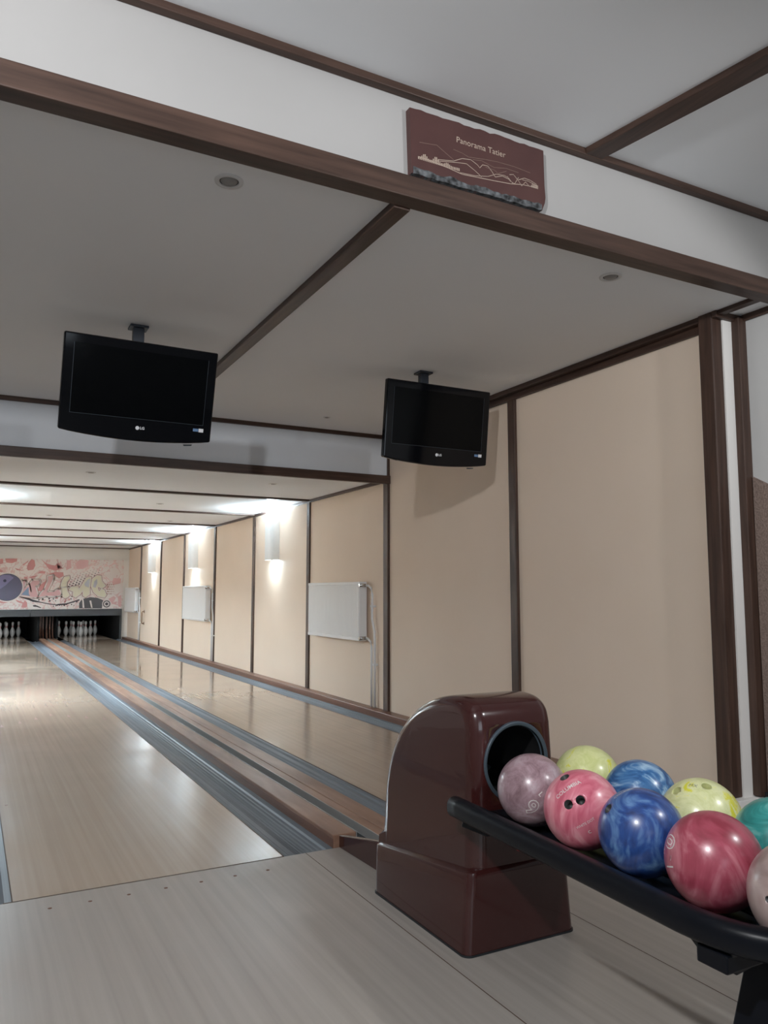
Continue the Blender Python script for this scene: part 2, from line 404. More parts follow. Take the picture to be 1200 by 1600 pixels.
tr = thing('ball_return_track', (0.41, 0, -0.07), 'long wooden ball return track with a black slot between the two lanes', 'ball return track')
MB().box(0.2385, 0.353, 0.0, 16.75, -0.07, 0.055).build('rail', M['railwood'], tr, bevel=0.004)
MB().box(0.421, 0.478, -0.495, 16.75, -0.07, 0.053).build('rail', M['railwood'], tr, bevel=0.003)
MB().box(0.488, 0.589, -0.495, 16.75, -0.07, 0.050).build('rail', M['railwood'], tr, bevel=0.003)
MB().box(0.478, 0.488, -0.495, 16.75, -0.07, 0.035).build('groove_strip', M['redwood'], tr)
MB().box(0.353, 0.421, -0.495, 16.75, -0.07, 0.012).build('track_belt', M['belt'], tr)
for x, ys in ((0.353, 0.0), (0.417, -0.495)): MB().box(x, x+0.004, ys, 16.7, 0.012, 0.056).build('edge_strip', M['alu'], tr)
# flared side boards leading to the machine
MB().hull8([(0.265,-0.003,0),(0.290,-0.003,0),(0.308,-0.498,0),(0.284,-0.498,0),(0.265,-0.003,0.052),(0.290,-0.003,0.052),(0.308,-0.498,0.148),(0.284,-0.498,0.148)]).build('side_board', M['maroon'], tr, bevel=0.004)
MB().hull8([(0.590,-0.003,0),(0.612,-0.003,0),(0.606,-0.498,0),(0.590,-0.498,0),(0.590,-0.003,0.052),(0.612,-0.003,0.052),(0.606,-0.498,0.105),(0.590,-0.498,0.105)]).build('side_board', M['maroon'], tr, bevel=0.004)
MB().box(0.2365, 0.2385, 0.0, 16.7, -0.06, 0.040).build('side_shade_strip', M['redwood'], tr)  # dark strip standing in for the gutter's shade on the rail side
# curved lift strips inside the opening
lf = thing('ball_lift_guide', (0.44, 16.8, 0.05), 'brown curved guide strips rising into the dark opening between the pin decks', 'ball lift')
for xa, xb in ((0.27, 0.315), (0.335, 0.365), (0.41, 0.45), (0.485, 0.515), (0.55, 0.575)):
    pts = [(16.76, 0.04)]+[(16.85+0.32*math.sin(a), 0.04+0.32*(1-math.cos(a))) for a in [PI/2*k/10 for k in range(11)]]+[(17.17, 0.62)]
    poly = pts+[(y+0.03, z-0.02) for y, z in reversed(pts)]
    MB().prism(poly, 'X', xa, xb).build('guide_strip', M['redwood'], lf)
kb = MB().box(0.19, 0.235, 16.72, 20.2, -0.06, 0.74).box(0.60, 0.645, 16.72, 20.2, -0.06, 0.74).box(0.235, 0.60, 17.25, 17.29, -0.06, 0.74)
struct(kb.build('wall_divider', M['pitch']))

# ------------------------------------------------------------------ pins
def make_pin():
    prof = [(0, 0), (0.0258, 0), (0.0285, 0.006), (0.0357, 0.019), (0.0498, 0.057), (0.0578, 0.086), (0.0606, 0.114), (0.058, 0.149), (0.047, 0.185),
            (0.0344, 0.215), (0.0272, 0.235), (0.0243, 0.247), (0.0236, 0.254), (0.0238, 0.270), (0.0252, 0.285), (0.0285, 0.310), (0.0318, 0.335),
            (0.0323, 0.343), (0.0305, 0.358), (0.0235, 0.372), (0.012, 0.3795), (0, 0.381)]
    mb = MB().lathe(prof, (0, 0, 0), seg=24); return mb
pin_label = ['front pin at the point of the triangle', 'left pin of the second row', 'right pin of the second row', 'left pin of the third row',
             'middle pin of the third row', 'right pin of the third row', 'leftmost pin of the back row', 'second pin from left in the back row',
             'third pin from left in the back row', 'rightmost pin of the back row']
pin0 = None
for cx, side in ((1.351, 'right'), (-0.533, 'left')):
    i = 0
    for row in range(4):
        for k in range(row+1):
            p = (cx+(k-row/2)*0.3048, 18.38+row*0.264, 0.0)
            if pin0 is None:
                r0 = thing('bowling_pin', p, '', 'bowling pin')
                a = make_pin().build('pin_body', M['pin'], r0, loc=(0, 0, 0))
                b = MB().lathe([(0.0246,0.247),(0.0252,0.249),(0.0250,0.256),(0.0246,0.258)], (0,0,0), seg=24).build('neck_band', M['pinred'], r0, loc=(0, 0, 0))
                d = MB().lathe([(0.0252,0.272),(0.0262,0.274),(0.0268,0.281),(0.0262,0.283)], (0,0,0), seg=24).build('neck_band', M['pinred'], r0, loc=(0, 0, 0))
                pin0 = (r0, a, b, d); r = r0
            else:
                r = pin0[0].copy(); COL.objects.link(r); r.location = p
                for q in pin0[1:]:
                    c = q.copy(); COL.objects.link(c); c.parent = r
            tag(r, 'white bowling pin, %s, %s lane' % (pin_label[i], side), 'bowling pin', 'white pins on the pin decks')
            i += 1

lamp('pin_deck_lamp', 'AREA', (-0.533, 16.9, 0.70), 5.0, (0.95, 0.98, 1.0), 1.0, 0.06, (math.radians(62), 0, 0))
lamp('pin_deck_lamp', 'AREA', (1.351, 16.9, 0.70), 5.0, (0.95, 0.98, 1.0), 1.0, 0.06, (math.radians(62), 0, 0))
# ------------------------------------------------------------------ pinsetter mask and mural
mk = thing('pinsetter_mask', (0.42, 16.55, 0), 'black mask board above the pins, under the pink mural', 'mask board')
MB().box(-1.40, 0.012, 16.53, 16.598, 0.575, 0.735).build('mask_panel', M['mask'], mk, bevel=0.004)
MB().box(0.018, 2.055, 16.53, 16.598, 0.575, 0.735).build('mask_panel', M['mask'], mk, bevel=0.004)
MB().box(2.015, 2.055, 16.53, 16.598, 0.0, 0.575).build('mask_post', M['mask'], mk, bevel=0.003)

MUR = {
'W':[(-0.165,1.408),(-0.109,1.409),(-0.138,1.219),(-0.03,1.308),(0.008,1.145),(0.032,1.145),(-0.013,1.335),(0.04,1.41),(0.19,1.411),(0.181,1.322),(0.095,1.281),(0.16,1.077),(0.156,1.023),(0.075,1.023),(-0.206,1.071),(-0.148,1.159)],
'L':[(0.363,1.508),(0.477,1.532),(0.474,1.447),(0.353,1.138),(0.505,1.145),(0.611,1.214),(0.668,1.076),(0.56,1.051),(0.356,1.056),(0.169,1.023),(0.3,1.199),(0.368,1.391)],
'I1':[(0.654,1.262),(0.675,1.393),(0.735,1.497),(0.825,1.519),(0.84,1.464),(0.779,1.38),(0.777,1.269)],
'I2':[(0.668,1.227),(0.777,1.262),(0.8,1.159),(0.849,1.062),(0.768,1.0),(0.715,1.034),(0.685,1.131)],
'swoosh':[(-0.217,1.051),(-0.068,1.023),(0.059,0.969),(0.236,0.913),(0.427,0.871),(0.619,0.849),(0.812,0.862),(0.813,0.841),(0.62,0.832),(0.428,0.851),(0.237,0.893),(0.061,0.915),(-0.041,0.962),(-0.228,1.024)],
'drop':[(0.064,0.833),(0.114,0.844),(0.177,0.819),(0.254,0.777),(0.229,0.771),(0.153,0.799),(0.078,0.806)],
'petal':[(-0.16,0.876),(-0.102,0.943),(-0.057,0.902),(-0.049,0.807),(-0.095,0.781),(-0.169,0.788)],
'petal2':[(-0.306,0.971),(-0.25,0.95),(-0.137,0.902),(-0.136,0.882),(-0.21,0.889),(-0.273,0.923)],
'smear':[(-0.626,0.945),(-0.552,0.918),(-0.455,0.904),(-0.55,0.882),(-0.623,0.892)],
'p1':[(-0.096,1.687),(-0.077,1.81),(-0.006,1.907),(0.058,1.881),(0.082,1.758),(0.042,1.662),(-0.069,1.64)],
'p2':[(0.195,1.911),(0.313,1.817),(0.429,1.777),(0.506,1.765),(0.581,1.828),(0.635,1.753),(0.689,1.698),(0.523,1.647),(0.369,1.687),(0.288,1.802)],
'p3':[(0.361,1.57),(0.525,1.613),(0.692,1.608),(0.709,1.518),(0.608,1.462),(0.503,1.53)],
'p4':[(-0.05,1.47),(0.035,1.519),(0.16,1.527),(0.038,1.464)],
'p5':[(-0.668,1.894),(-0.608,1.902),(-0.592,1.801),(-0.663,1.773)],
'p6':[(-0.56,1.909),(-0.304,1.914),(-0.313,1.853),(-0.409,1.804),(-0.532,1.816)],
'p7':[(-0.199,1.767),(-0.067,1.878),(-0.078,1.837),(-0.173,1.754)],
'p8':[(-0.356,1.697),(-0.143,1.632),(-0.304,1.644)],
'p9':[(-0.658,1.666),(-0.584,1.62),(-0.63,1.586),(-0.655,1.599)],
'p10':[(0.207,1.308),(0.329,1.419),(0.345,1.323),(0.251,1.159),(0.15,1.172)],
'p11':[(-0.15,1.497),(-0.076,1.497),(-0.072,1.416),(-0.142,1.456)],
'p12':[(0.206,1.637),(0.308,1.624),(0.297,1.569),(0.133,1.581)],
'ballc':[(-0.488,1.252)],
'ballr':[(-0.173,1.253)],
'ballt':[(-0.501,1.547)],
'hole':[(-0.54,1.399)],
'N':[(0.84,1.2),(0.896,1.263),(1.033,1.277),(1.056,1.186),(1.223,1.481),(1.316,1.495),(1.291,1.257),(1.297,1.089),(1.213,1.026),(1.159,1.061),(1.154,1.2),(1.079,1.089),(0.99,1.02),(0.93,1.061),(0.939,1.159)],
'G':[(1.357,1.454),(1.461,1.539),(1.542,1.526),(1.567,1.399),(1.652,1.293),(1.579,1.236),(1.47,1.285),(1.487,1.187),(1.529,1.144),(1.567,1.215),(1.635,1.18),(1.68,1.074),(1.641,1.017),(1.505,1.046),(1.395,1.145),(1.336,1.285)],
'blob':[(1.074,0.88),(1.136,0.977),(1.319,1.019),(1.48,1.004),(1.616,0.947),(1.596,0.75),(1.078,0.756)],
'tail':[(0.595,0.863),(0.788,0.876),(0.954,0.93),(1.07,0.971),(1.085,0.943),(0.968,0.902),(0.789,0.848),(0.596,0.843)],
'gear':[(1.689,0.813)],
'q1':[(0.947,1.827),(1.048,1.913),(1.234,1.91),(1.253,1.762),(1.123,1.69),(0.991,1.702)],
'q2':[(1.805,1.372),(1.842,1.486),(2.014,1.473),(2.011,1.358),(1.848,1.315)],
'q3':[(1.737,0.975),(1.857,1.045),(1.913,1.002),(1.849,0.889),(1.943,0.917),(1.919,0.832),(1.822,0.861)],
'q4':[(1.953,1.031),(2.034,1.073),(2.037,0.774),(1.975,0.789)],
'stem1':[(1.092,1.089),(1.145,1.089),(1.177,0.922),(1.196,0.768),(1.157,0.769),(1.145,0.922)],
'stem2':[(1.303,0.935),(1.342,0.942),(1.382,0.766),(1.349,0.767)],
'tl':[(0.554,1.911)],
'br':[(2.072,0.76)],
'q5':[(0.557,1.821),(0.639,1.711),(0.562,1.696)],
'q6':[(0.761,1.894),(0.852,1.895),(0.872,1.714),(0.757,1.657)],
'd1':[(0.83,1.29)],
'd2':[(1.383,1.482)],
'd3':[(1.715,1.215)],
}
mu = thing('mural', (0.43, 16.598, 0.74), 'pink graffiti mural with a bowling ball and big letters on the far wall', 'mural')
m, t, b = nt('mural_print')
tc = N(t, 'ShaderNodeTexCoord'); nz = N(t, 'ShaderNodeTexNoise'); nz.inputs['Scale'].default_value = 3.2; nz.inputs['Detail'].default_value = 3; nz.inputs['Distortion'].default_value = 1.6
t.links.new(tc.outputs['Object'], nz.inputs['Vector'])
cr = N(t, 'ShaderNodeValToRGB'); cr.color_ramp.interpolation = 'LINEAR'; e = cr.color_ramp.elements
e[0].position, e[0].color = 0.46, c4((0.78, 0.72, 0.69)); e[1].position, e[1].color = 0.60, c4((0.78, 0.71, 0.68))
k1 = e.new(0.475); k1.color = c4((0.72, 0.54, 0.52)); k2 = e.new(0.515); k2.color = c4((0.68, 0.45, 0.44)); k3 = e.new(0.53); k3.color = c4((0.78, 0.72, 0.69))
t.links.new(nz.outputs['Fac'], cr.inputs['Fac']); t.links.new(cr.outputs['Color'], b.inputs['Base Color'])
b.inputs['Roughness'].default_value = 0.3
M['print'] = m
MC = dict(base=m, pink=plain('mural_pink', (0.60, 0.27, 0.26), 0.35), pink2=plain('mural_rose', (0.66, 0.40, 0.40), 0.35), cream=plain('mural_cream', (0.74, 0.70, 0.55), 0.35),
          steel=plain('mural_grey_blue', (0.50, 0.51, 0.56), 0.35), white=plain('mural_white', (0.74, 0.68, 0.65), 0.35), black=plain('mural_black', (0.03, 0.02, 0.025), 0.35),
          char=plain('mural_charcoal', (0.065, 0.062, 0.068), 0.35), blue=plain('mural_blue', (0.22, 0.30, 0.42), 0.35), brown=plain('mural_brown', (0.28, 0.10, 0.06), 0.4))
MB().box(-1.25, 2.07, 16.585, 16.598, 0.742, 1.915).build('mural_panel', M['print'], mu)
y0 = 16.584
sw = MB()
for k in ('p1','p2','p3','p4','p6','p7','p8','p9','p10','p11','p12','p5','q5','petal','petal2','smear'): sw.flat([(x, y0, z) for x, z in MUR[k]], 0)
for k in ('q1','q2','q3','q4','q6'): sw.flat([(x, y0-0.0004, z) for x, z in MUR[k]], 1)
sw.flat([(x, y0-0.001, z) for x, z in MUR['blob']], 3)
for k in ('swoosh','drop','tail'): sw.flat([(x, y0-0.0014, z) for x, z in MUR[k]], 2)
for k in ('stem1','stem2'): sw.flat([(x, y0-0.0016, z) for x, z in MUR[k]], 4)
rnd = random.Random(3)
def disc(mb, cx, cz, r, y, mi, n=14): mb.flat([(cx+r*math.cos(2*PI*i/n), y, cz+r*math.sin(2*PI*i/n)) for i in range(n)], mi)
for rr, mi, q in ((0.105, 4, 0), (0.085, 2, 1), (0.062, 4, 2), (0.036, 2, 3)): disc(sw, 1.70, 0.855, rr, y0-0.0018-0.0003*q, mi, 24)
for i in range(9):
    for j in range(6):
        disc(sw, 0.83+i*0.075+j*0.02, 1.27+i*0.022+j*0.055, 0.019*(1-j/7.5), y0-0.0008, 2, 8)
for i in range(4):
    for j in range(5):
        disc(sw, 1.70+i*0.045+0.02*(j % 2), 1.10+j*0.055, 0.014+0.006*rnd.random()-i*0.003, y0-0.0008, 5, 8)
for i in range(26):
    disc(sw, 0.18+0.85*rnd.random(), 0.90+0.14*rnd.random(), 0.008+0.016*rnd.random(), y0-0.0012, rnd.choice((2, 2, 0)), 7)
for i in range(10):
    disc(sw, 0.5+0.5*rnd.random(), 0.79+0.06*rnd.random(), 0.008+0.01*rnd.random(), y0-0.0012, 2, 7)
sw.build('paint_splashes', [MC['pink'], MC['pink2'], MC['black'], MC['char'], MC['white'], MC['brown']], mu)
lt = MB(); yl = y0-0.004
for k, mi in (('W', 1), ('L', 1), ('I1', 0), ('I2', 0), ('N', 0), ('G', 0)):
    P = MUR[k]; wr = 0.056 if mi else 0.034
    lt.ribbon(P, wr+0.020, yl+0.0012, 3).ribbon(P, wr, yl+0.0008, 2)
    lt.flat([(x, yl, z) for x, z in P], mi)
lt.flat([(x, yl-0.0006, z) for x, z in [(-0.19,1.08),(-0.04,1.27),(-0.03,1.10),(0.0,1.05)]], 5)
lt.flat([(x, yl-0.0006, z) for x, z in [(1.24,1.44),(1.30,1.47),(1.28,1.25),(1.20,1.28),(1.17,1.33)]], 4)
lt.flat([(x, yl-0.0006, z) for x, z in [(1.40,1.40),(1.46,1.46),(1.47,1.36),(1.43,1.24),(1.37,1.27)]], 4)
lt.build('lettering', [MC['cream'], MC['pink2'], MC['white'], MC['brown'], MC['steel'], MC['blue']], mu)
bl = MB()
disc(bl, -0.488, 1.252, 0.335, y0-0.006, 1, 48); disc(bl, -0.488, 1.252, 0.312, y0-0.0066, 2, 48); disc(bl, -0.488, 1.252, 0.304, y0-0.007, 0, 48)
bl.flat([(x, y0-0.0076, z) for x, z in [(-0.72,1.44),(-0.60,1.535),(-0.45,1.53),(-0.36,1.47),(-0.45,1.38),(-0.52,1.30),(-0.62,1.22),(-0.77,1.20),(-0.775,1.33)]], 3)
disc(bl, -0.545, 1.40, 0.034, y0-0.008, 4, 16)
bl.build('ball_picture', [plain('mural_ball', (0.095, 0.09, 0.15), 0.35), MC['white'], MC['black'], plain('mural_ball_light', (0.20, 0.18, 0.33), 0.35), plain('mural_hole', (0.03, 0.03, 0.07), 0.35)], mu)

# ------------------------------------------------------------------ wall lamps
def wall_lamp(yn, side, label):
    s = 1 if side == 'R' else -1
    xw = WXR if s > 0 else -1.42
    X = lambda d: xw-s*d
    L0, L1, Z0, Z1, D = yn, yn+0.27, 1.553, 2.135, 0.115
    r = thing('wall_lamp', (xw, yn+0.135, Z0), label, 'wall lamp', 'white up-and-down wall lamps')
    out = [(0.0, L0), (0.06, L0)]
    for k in range(9): out.append((0.06+(D-0.06)*math.sin(PI/2*k/8), L0+0.05*(1-math.cos(PI/2*k/8))))
    for k in range(9): out.append((D-(D-0.06)*(1-math.cos(PI/2*k/8)), L1-0.05+0.05*math.sin(PI/2*k/8)))
    out += [(0.0, L1)]
    inn = [(max(d-0.004, 0.0), min(max(y, L0+0.004), L1-0.004)) for d, y in out]
    mb = MB()
    def wallstrip(pts, rev):
        lo = [mb.bm.verts.new((X(d), y, Z0)) for d, y in pts]; hi = [mb.bm.verts.new((X(d), y, Z1)) for d, y in pts]
        for i in range(len(pts)-1):
            f = (lo[i], lo[i+1], hi[i+1], hi[i]); mb.bm.faces.new(f if not rev else tuple(reversed(f)))
        return lo, hi
    a = wallstrip(out, False); c = wallstrip(inn, True)
    for i in range(len(out)-1):
        mb.bm.faces.new((a[0][i], a[0][i+1], c[0][i+1], c[0][i])); mb.bm.faces.new((a[1][i], a[1][i+1], c[1][i+1], c[1][i]))
    sh = mb.build('shade', M['lampwhite'], r)
    MB().box(min(X(0.006), X(0.001)), max(X(0.006), X(0.001)), L0+0.005, L1-0.005, Z0+0.01, Z1-0.01).build('back_plate', M['lampwhite'], r)
    MB().tube([(X(0.055), yn+0.135, Z0+0.14), (X(0.055), yn+0.135, Z1-0.14)], 0.022, 12).build('lamp_tube', M['tube'], r)
    for dy in (0.09, 0.17): MB().lathe([(0.006, 0), (0.006, -0.008), (0, -0.008)], (X(0.09), yn+dy, Z0), seg=10).build('fixing_screw', M['chrome'], sh)
    WC = (0.72, 0.89, 1.0)
    for nm, z, rot, wt in (('uplight', Z1-0.006, (PI, 0, 0), WALL_UP_W[side]), ('downlight', Z0+0.006, (0, 0, 0), WALL_DOWN_W[side])):
        l = lamp(nm, 'AREA', (0, 0, 0), wt, WC, 0.075, 0.2, rot); l.parent = r
        l.location = Vector((X(0.055), yn+0.135, z))-Vector(r.location)
    return r
wall_lamp(6.04, 'R', 'white half-round wall lamp nearest the camera, above the gap between two radiators')
wall_lamp(10.04, 'R', 'white half-round wall lamp in the middle, above the second radiator')
wall_lamp(13.49, 'R', 'white half-round wall lamp farthest down the right wall')
for y in (6.04, 10.04, 13.49): wall_lamp(y, 'L', 'white half-round wall lamp on the left wall, outside the photo')

# ------------------------------------------------------------------ radiators
def radiator(ya, yb, label):
    z0, z1, xf, xb = 0.672, 1.245, 2.09, 2.175
    r = thing('radiator', (2.13, (ya+yb)/2, z0), label, 'radiator', 'white panel radiators on the right wall')
    # ribbed front
    n = int((yb-ya-0.08)/0.033); pts = [(xb, ya), (xf+0.012, ya), (xf+0.004, ya+0.004), (xf, ya+0.012), (xf, ya+0.04)]
    for k in range(n):
        y = ya+0.04+(yb-ya-0.08)*k/n; s = (yb-ya-0.08)/n
        pts += [(xf, y+s*0.35), (xf+0.0025, y+s*0.5), (xf+0.0025, y+s*0.75), (xf, y+s*0.9)]
    pts += [(xf, yb-0.04), (xf, yb-0.012), (xf+0.012, yb), (xb, yb)]
    MB().prism(pts, 'Z', z0+0.035, z1-0.03).build('panel', M['radiator'], r)
    MB().box(xf-0.001, xb, ya, yb, z1-0.03, z1).build('top_grille', M['radiator'], r, bevel=0.006)
    MB().box(xf-0.001, xb, ya, yb, z0, z0+0.035).build('bottom_rail', M['radiator'], r, bevel=0.006)
    for y in (ya+0.2, yb-0.25): MB().box(xb, 2.2, y, y+0.05, z0+0.1, z1-0.1).build('wall_bracket', M['tvback'], r)
    for z, h in ((z1-0.035, 0.07), (z0+0.03, 0.06)):
        v = MB().tube([(xb-0.03, ya-0.002, z), (xb-0.03, ya-0.055, z)], 0.011, 12)
        v.tube([(xb-0.03, ya-0.035, z), (xb-0.10, ya-0.035, z)], [0.016, 0.016], 14)
        v.build('valve', M['chrome'], r)
    yp = ya-0.115
    A = [(xb-0.03, ya-0.05, z1-0.035), (xb-0.03, ya-0.09, z1-0.038), (xb-0.012, yp, z1-0.06), (xb-0.006, yp-0.012, z1-0.12), (xb-0.006, yp-0.012, z0+0.22), (xb-0.003, yp-0.03, z0+0.16), (xb-0.002, yp-0.055, z0+0.09), (xb-0.002, yp-0.06, z0), (xb-0.002, yp-0.06, 0.062)]
    B = [(xb-0.03, ya-0.05, z0+0.03), (xb-0.03, ya-0.085, z0+0.025), (xb-0.012, yp+0.005, z0+0.0), (xb-0.006, yp, z0-0.05), (xb-0.004, yp, 0.062)]
    pp = [MB().tube(P, 0.0115, 12).build('pipe', M['radiator'], r) for P in (A, B)]
    MB().box(xb-0.02, 2.2, yp-0.03, yp+0.006, 1.0, 1.018).build('pipe_clip', M['radiator'], pp[0])
    MB().box(xb-0.02, 2.2, yp-0.08, yp-0.045, 0.45, 0.468).build('pipe_clip', M['radiator'], pp[0])
    return r
radiator(3.515, 4.805, 'white panel radiator nearest the camera, with both white pipes running down the wall')
radiator(9.10, 10.62, 'white panel radiator in the middle of the right wall, below the middle lamp')
radiator(15.12, 16.42, 'white panel radiator farthest away, beside the mural and the black mask')

hd = thing('pull_handle', (2.18, 14.55, 0.57), 'small brown pull handle on the wall panel near the farthest radiator', 'handle')
MB().tube([(2.198, 14.55, 0.45), (2.155, 14.55, 0.45), (2.15, 14.55, 0.47), (2.15, 14.55, 0.69), (2.155, 14.55, 0.71), (2.198, 14.55, 0.71)], 0.012, 10).build('grip', M['brass'], hd)
for z in (0.42, 0.68): MB().box(2.192, 2.2, 14.52, 14.58, z, z+0.06).build('fixing_plate', M['brass'], hd)

# ------------------------------------------------------------------ ceiling downlights
def downlight(x, y, z, r, label):
    o = thing('recessed_downlight', (x, y, z), label, 'downlight', 'recessed downlights')
    MB().lathe([(r, 0), (r*0.97, -0.005), (r*0.72, -0.006), (r*0.66, -0.002), (r*0.66, 0.0)], (x, y, z), seg=32).build('trim_ring', M['dlight'], o)
    MB().lathe([(r*0.66, -0.001), (r*0.58, -0.001)], (x, y, z), seg=32).build('gap_ring', M['ddark'], o)
    MB().lathe([(r*0.58, -0.001), (r*0.5, -0.007), (0, -0.009)], (x, y, z), seg=32).build('lens', M['dglass'], o)
downlight(-0.509, -0.704, 2.62, 0.052, 'recessed downlight on the ceiling left of the long batten, above the left television')
downlight(1.323, -0.712, 2.62, 0.052, 'recessed downlight on the ceiling near the big beam, right of the plaque')
downlight(1.341, 2.62, 2.62, 0.03, 'tiny recessed downlight on the ceiling left of the right television')
for x, y, lb in ((-0.35, 4.01, 'small downlight on the low rear ceiling below the left television'),
                 (1.354, 3.956, 'small downlight on the low rear ceiling nearest the corner post'),
                 (0.738, 6.26, 'small downlight in the middle of the low rear ceiling, in the second bay'),
                 (-0.322, 8.437, 'small downlight at left on the low rear ceiling, in the third bay'),
                 (1.376, 8.546, 'small downlight at right on the low rear ceiling, in the third bay')):
    downlight(x, y, 2.215, 0.045, lb)

# ------------------------------------------------------------------ televisions
def television(c, yaw, tilt, W, H, pole, label):
    n = Vector((math.sin(yaw)*math.cos(tilt), -math.cos(yaw)*math.cos(tilt), -math.sin(tilt)))
    rt = Vector((math.cos(yaw), math.sin(yaw), 0)); up = rt.cross(-n); c = Vector(c)
    r = thing('television', (pole[0], pole[1], 2.62), label, 'television', 'black televisions hung from the ceiling')
    P = lambda u, v, d=0: tuple(c+rt*u+up*v+n*d)
    arc = [(-W/2+W*k/16, -H/2-0.031*math.sin(PI*k/16)**0.8) for k in range(17)]
    out = arc+[(W/2, H/2), (-W/2, H/2)]
    def slab(pts, d0, d1, name, mat, bev=0):
        mb = MB(); A = [mb.bm.verts.new(P(u, v, d0)) for u, v in pts]; B = [mb.bm.verts.new(P(u, v, d1)) for u, v in pts]
        mb.bm.faces.new(A); mb.bm.faces.new(list(reversed(B)))
        for i in range(len(pts)):
            j = (i+1) % len(pts); mb.bm.faces.new((A[i], B[i], B[j], A[j]))
        return mb.build(name, mat, r, bevel=bev)
    slab(out, 0.0, -0.045, 'bezel', M['tvgloss'], 0.008)
    rect = lambda u0, u1, v0, v1: [(u0, v0), (u1, v0), (u1, v1), (u0, v1)]
    sx0, sx1, sz0, sz1 = -W/2+0.052, W/2-0.052, -H/2+0.092, H/2-0.048
    scr = slab(rect(sx0, sx1, sz0, sz1), 0.0012, -0.002, 'screen', M['tvscreen'])
    mb = MB()
    for a in (rect(sx0-0.002, sx1+0.002, sz0-0.002, sz0), rect(sx0-0.002, sx0, sz0, sz1), rect(sx1, sx1+0.002, sz0, sz1)):
        mb.flat([P(u, v, 0.0015) for u, v in a])
    mb.build('screen_edge_glint', M['tvline'], scr)  # painted reflection lines outlining the screen
    slab([(-W/2+0.07, -H/2+0.03), (W/2-0.07, -H/2+0.03), (W/2-0.07, H/2-0.04), (-W/2+0.07, H/2-0.04)], -0.043, -0.095, 'back_housing', M['tvback'], 0.012)
    mb = MB()
    zc = -H/2+0.042
    add_text(mb, 'LG', 0.020, lambda u, v: P(0.022+u, zc+v, 0.002), 0, 0.0006)
    q = [(-0.004+0.0105*math.cos(2*PI*k/20), zc+0.0105*math.sin(2*PI*k/20)) for k in range(20)]
    mb.flat([P(u, v, 0.002) for u, v in q])
    mb.build('logo', M['logo'], r)
    mb = MB()
    mb.flat([P(u, v, 0.002) for u, v in rect(W/2-0.105, W/2-0.075, zc+0.012, zc+0.028)], 0)
    mb.flat([P(u, v, 0.002) for u, v in rect(W/2-0.073, W/2-0.046, zc+0.010, zc+0.030)], 1)
    mb.build('sticker', [M['sticker'], M['logo']], r)
    slab([(W/2-0.15, -H/2-0.026), (W/2-0.10, -H/2-0.022), (W/2-0.105, -H/2-0.030), (W/2-0.145, -H/2-0.034)], -0.005, -0.02, 'sensor_window', M['tvline'])
    px, py = pole
    po = MB().box(px-0.03, px+0.03, py-0.022, py+0.022, 2.34, 2.612).build('ceiling_pole', M['blackblue'], r, bevel=0.004)
    MB().box(px-0.05, px+0.05, py-0.045, py+0.045, 2.606, 2.619).build('ceiling_plate', M['blackblue'], po, bevel=0.003)
    MB().box(px-0.10, px+0.10, py-0.025, py+0.03, 2.10, 2.36).build('mount_bracket', M['blackblue'], r, bevel=0.004)
television((-0.493, 0.94, 2.239), 0.016, 0.26, 0.808, 0.503, (-0.50, 1.045), 'larger-looking black television at left, hung over the left lane')
television((1.454, 1.018, 2.268), -0.011, 0.127, 0.80, 0.508, (1.372, 1.08), 'black television at right, hung next to the cream right wall')

# ------------------------------------------------------------------ plaque
pq = thing('wall_plaque', (0.41, -0.955, 2.69), 'brown stone plaque engraved with a mountain panorama, above the big beam', 'plaque')
rnd = random.Random(11)
top = [(0.098+(0.731-0.098)*k/26, 2.945+0.009*k/26+rnd.uniform(-0.004, 0.003)) for k in range(27)]
bot = [(0.718+(0.106-0.718)*k/26, 2.690+rnd.uniform(-0.004, 0.004)) for k in range(27)]
right = [(0.733, 2.80), (0.737, 2.75), (0.733, 2.725), (0.722, 2.70)]
mb = MB().prism(top+right+bot, 'Y', -0.955, -0.925); sl = mb.build('slab', M['stone'], pq)
mb = MB()
ed = [(0.112+(0.715-0.112)*k/30, 2.712+0.003*math.sin(k*0.9)+rnd.uniform(-0.004, 0.004)) for k in range(31)]
lo = [(x, 2.688+rnd.uniform(-0.003, 0.003)) for x, _ in ed]
mb.prism(lo+list(reversed(ed)), 'Y', -0.9585, -0.94)
mb.build('broken_edge', M['broken'], pq)
eng = MB(); ye = -0.9558
add_text(eng, 'Panorama Tatier', 0.034, lambda u, v: (0.420+u, ye, 2.876+v), 0, 0.0, 1.02)
eng.build('title', M['engrave'], sl)
ln = MB()
def pl(pts, wd, mi=0, y=ye): ln.ribbon(pts, wd, y, mi, closed=False)
base = [(0.135,2.760),(0.20,2.757),(0.27,2.750),(0.33,2.742),(0.40,2.748),(0.48,2.755),(0.56,2.763),(0.62,2.775),(0.69,2.780)]
pl(base, 0.0026)
pl([(0.22,2.772),(0.29,2.785),(0.33,2.806),(0.37,2.812),(0.40,2.800),(0.412,2.790),(0.425,2.806),(0.45,2.808),(0.47,2.790),(0.485,2.772),(0.52,2.785),(0.55,2.780)], 0.0022)
pl([(0.21,2.764),(0.27,2.776),(0.31,2.784),(0.35,2.790),(0.39,2.772),(0.42,2.755)], 0.0022)
pl([(0.32,2.746),(0.39,2.752),(0.45,2.765),(0.49,2.785),(0.53,2.790),(0.55,2.785),(0.57,2.768)], 0.0020)
pl([(0.555,2.800),(0.575,2.806),(0.60,2.785),(0.615,2.768),(0.635,2.790),(0.655,2.776)], 0.0020)
pl([(0.545,2.79),(0.555,2.775),(0.58,2.768),(0.60,2.80)], 0.002)
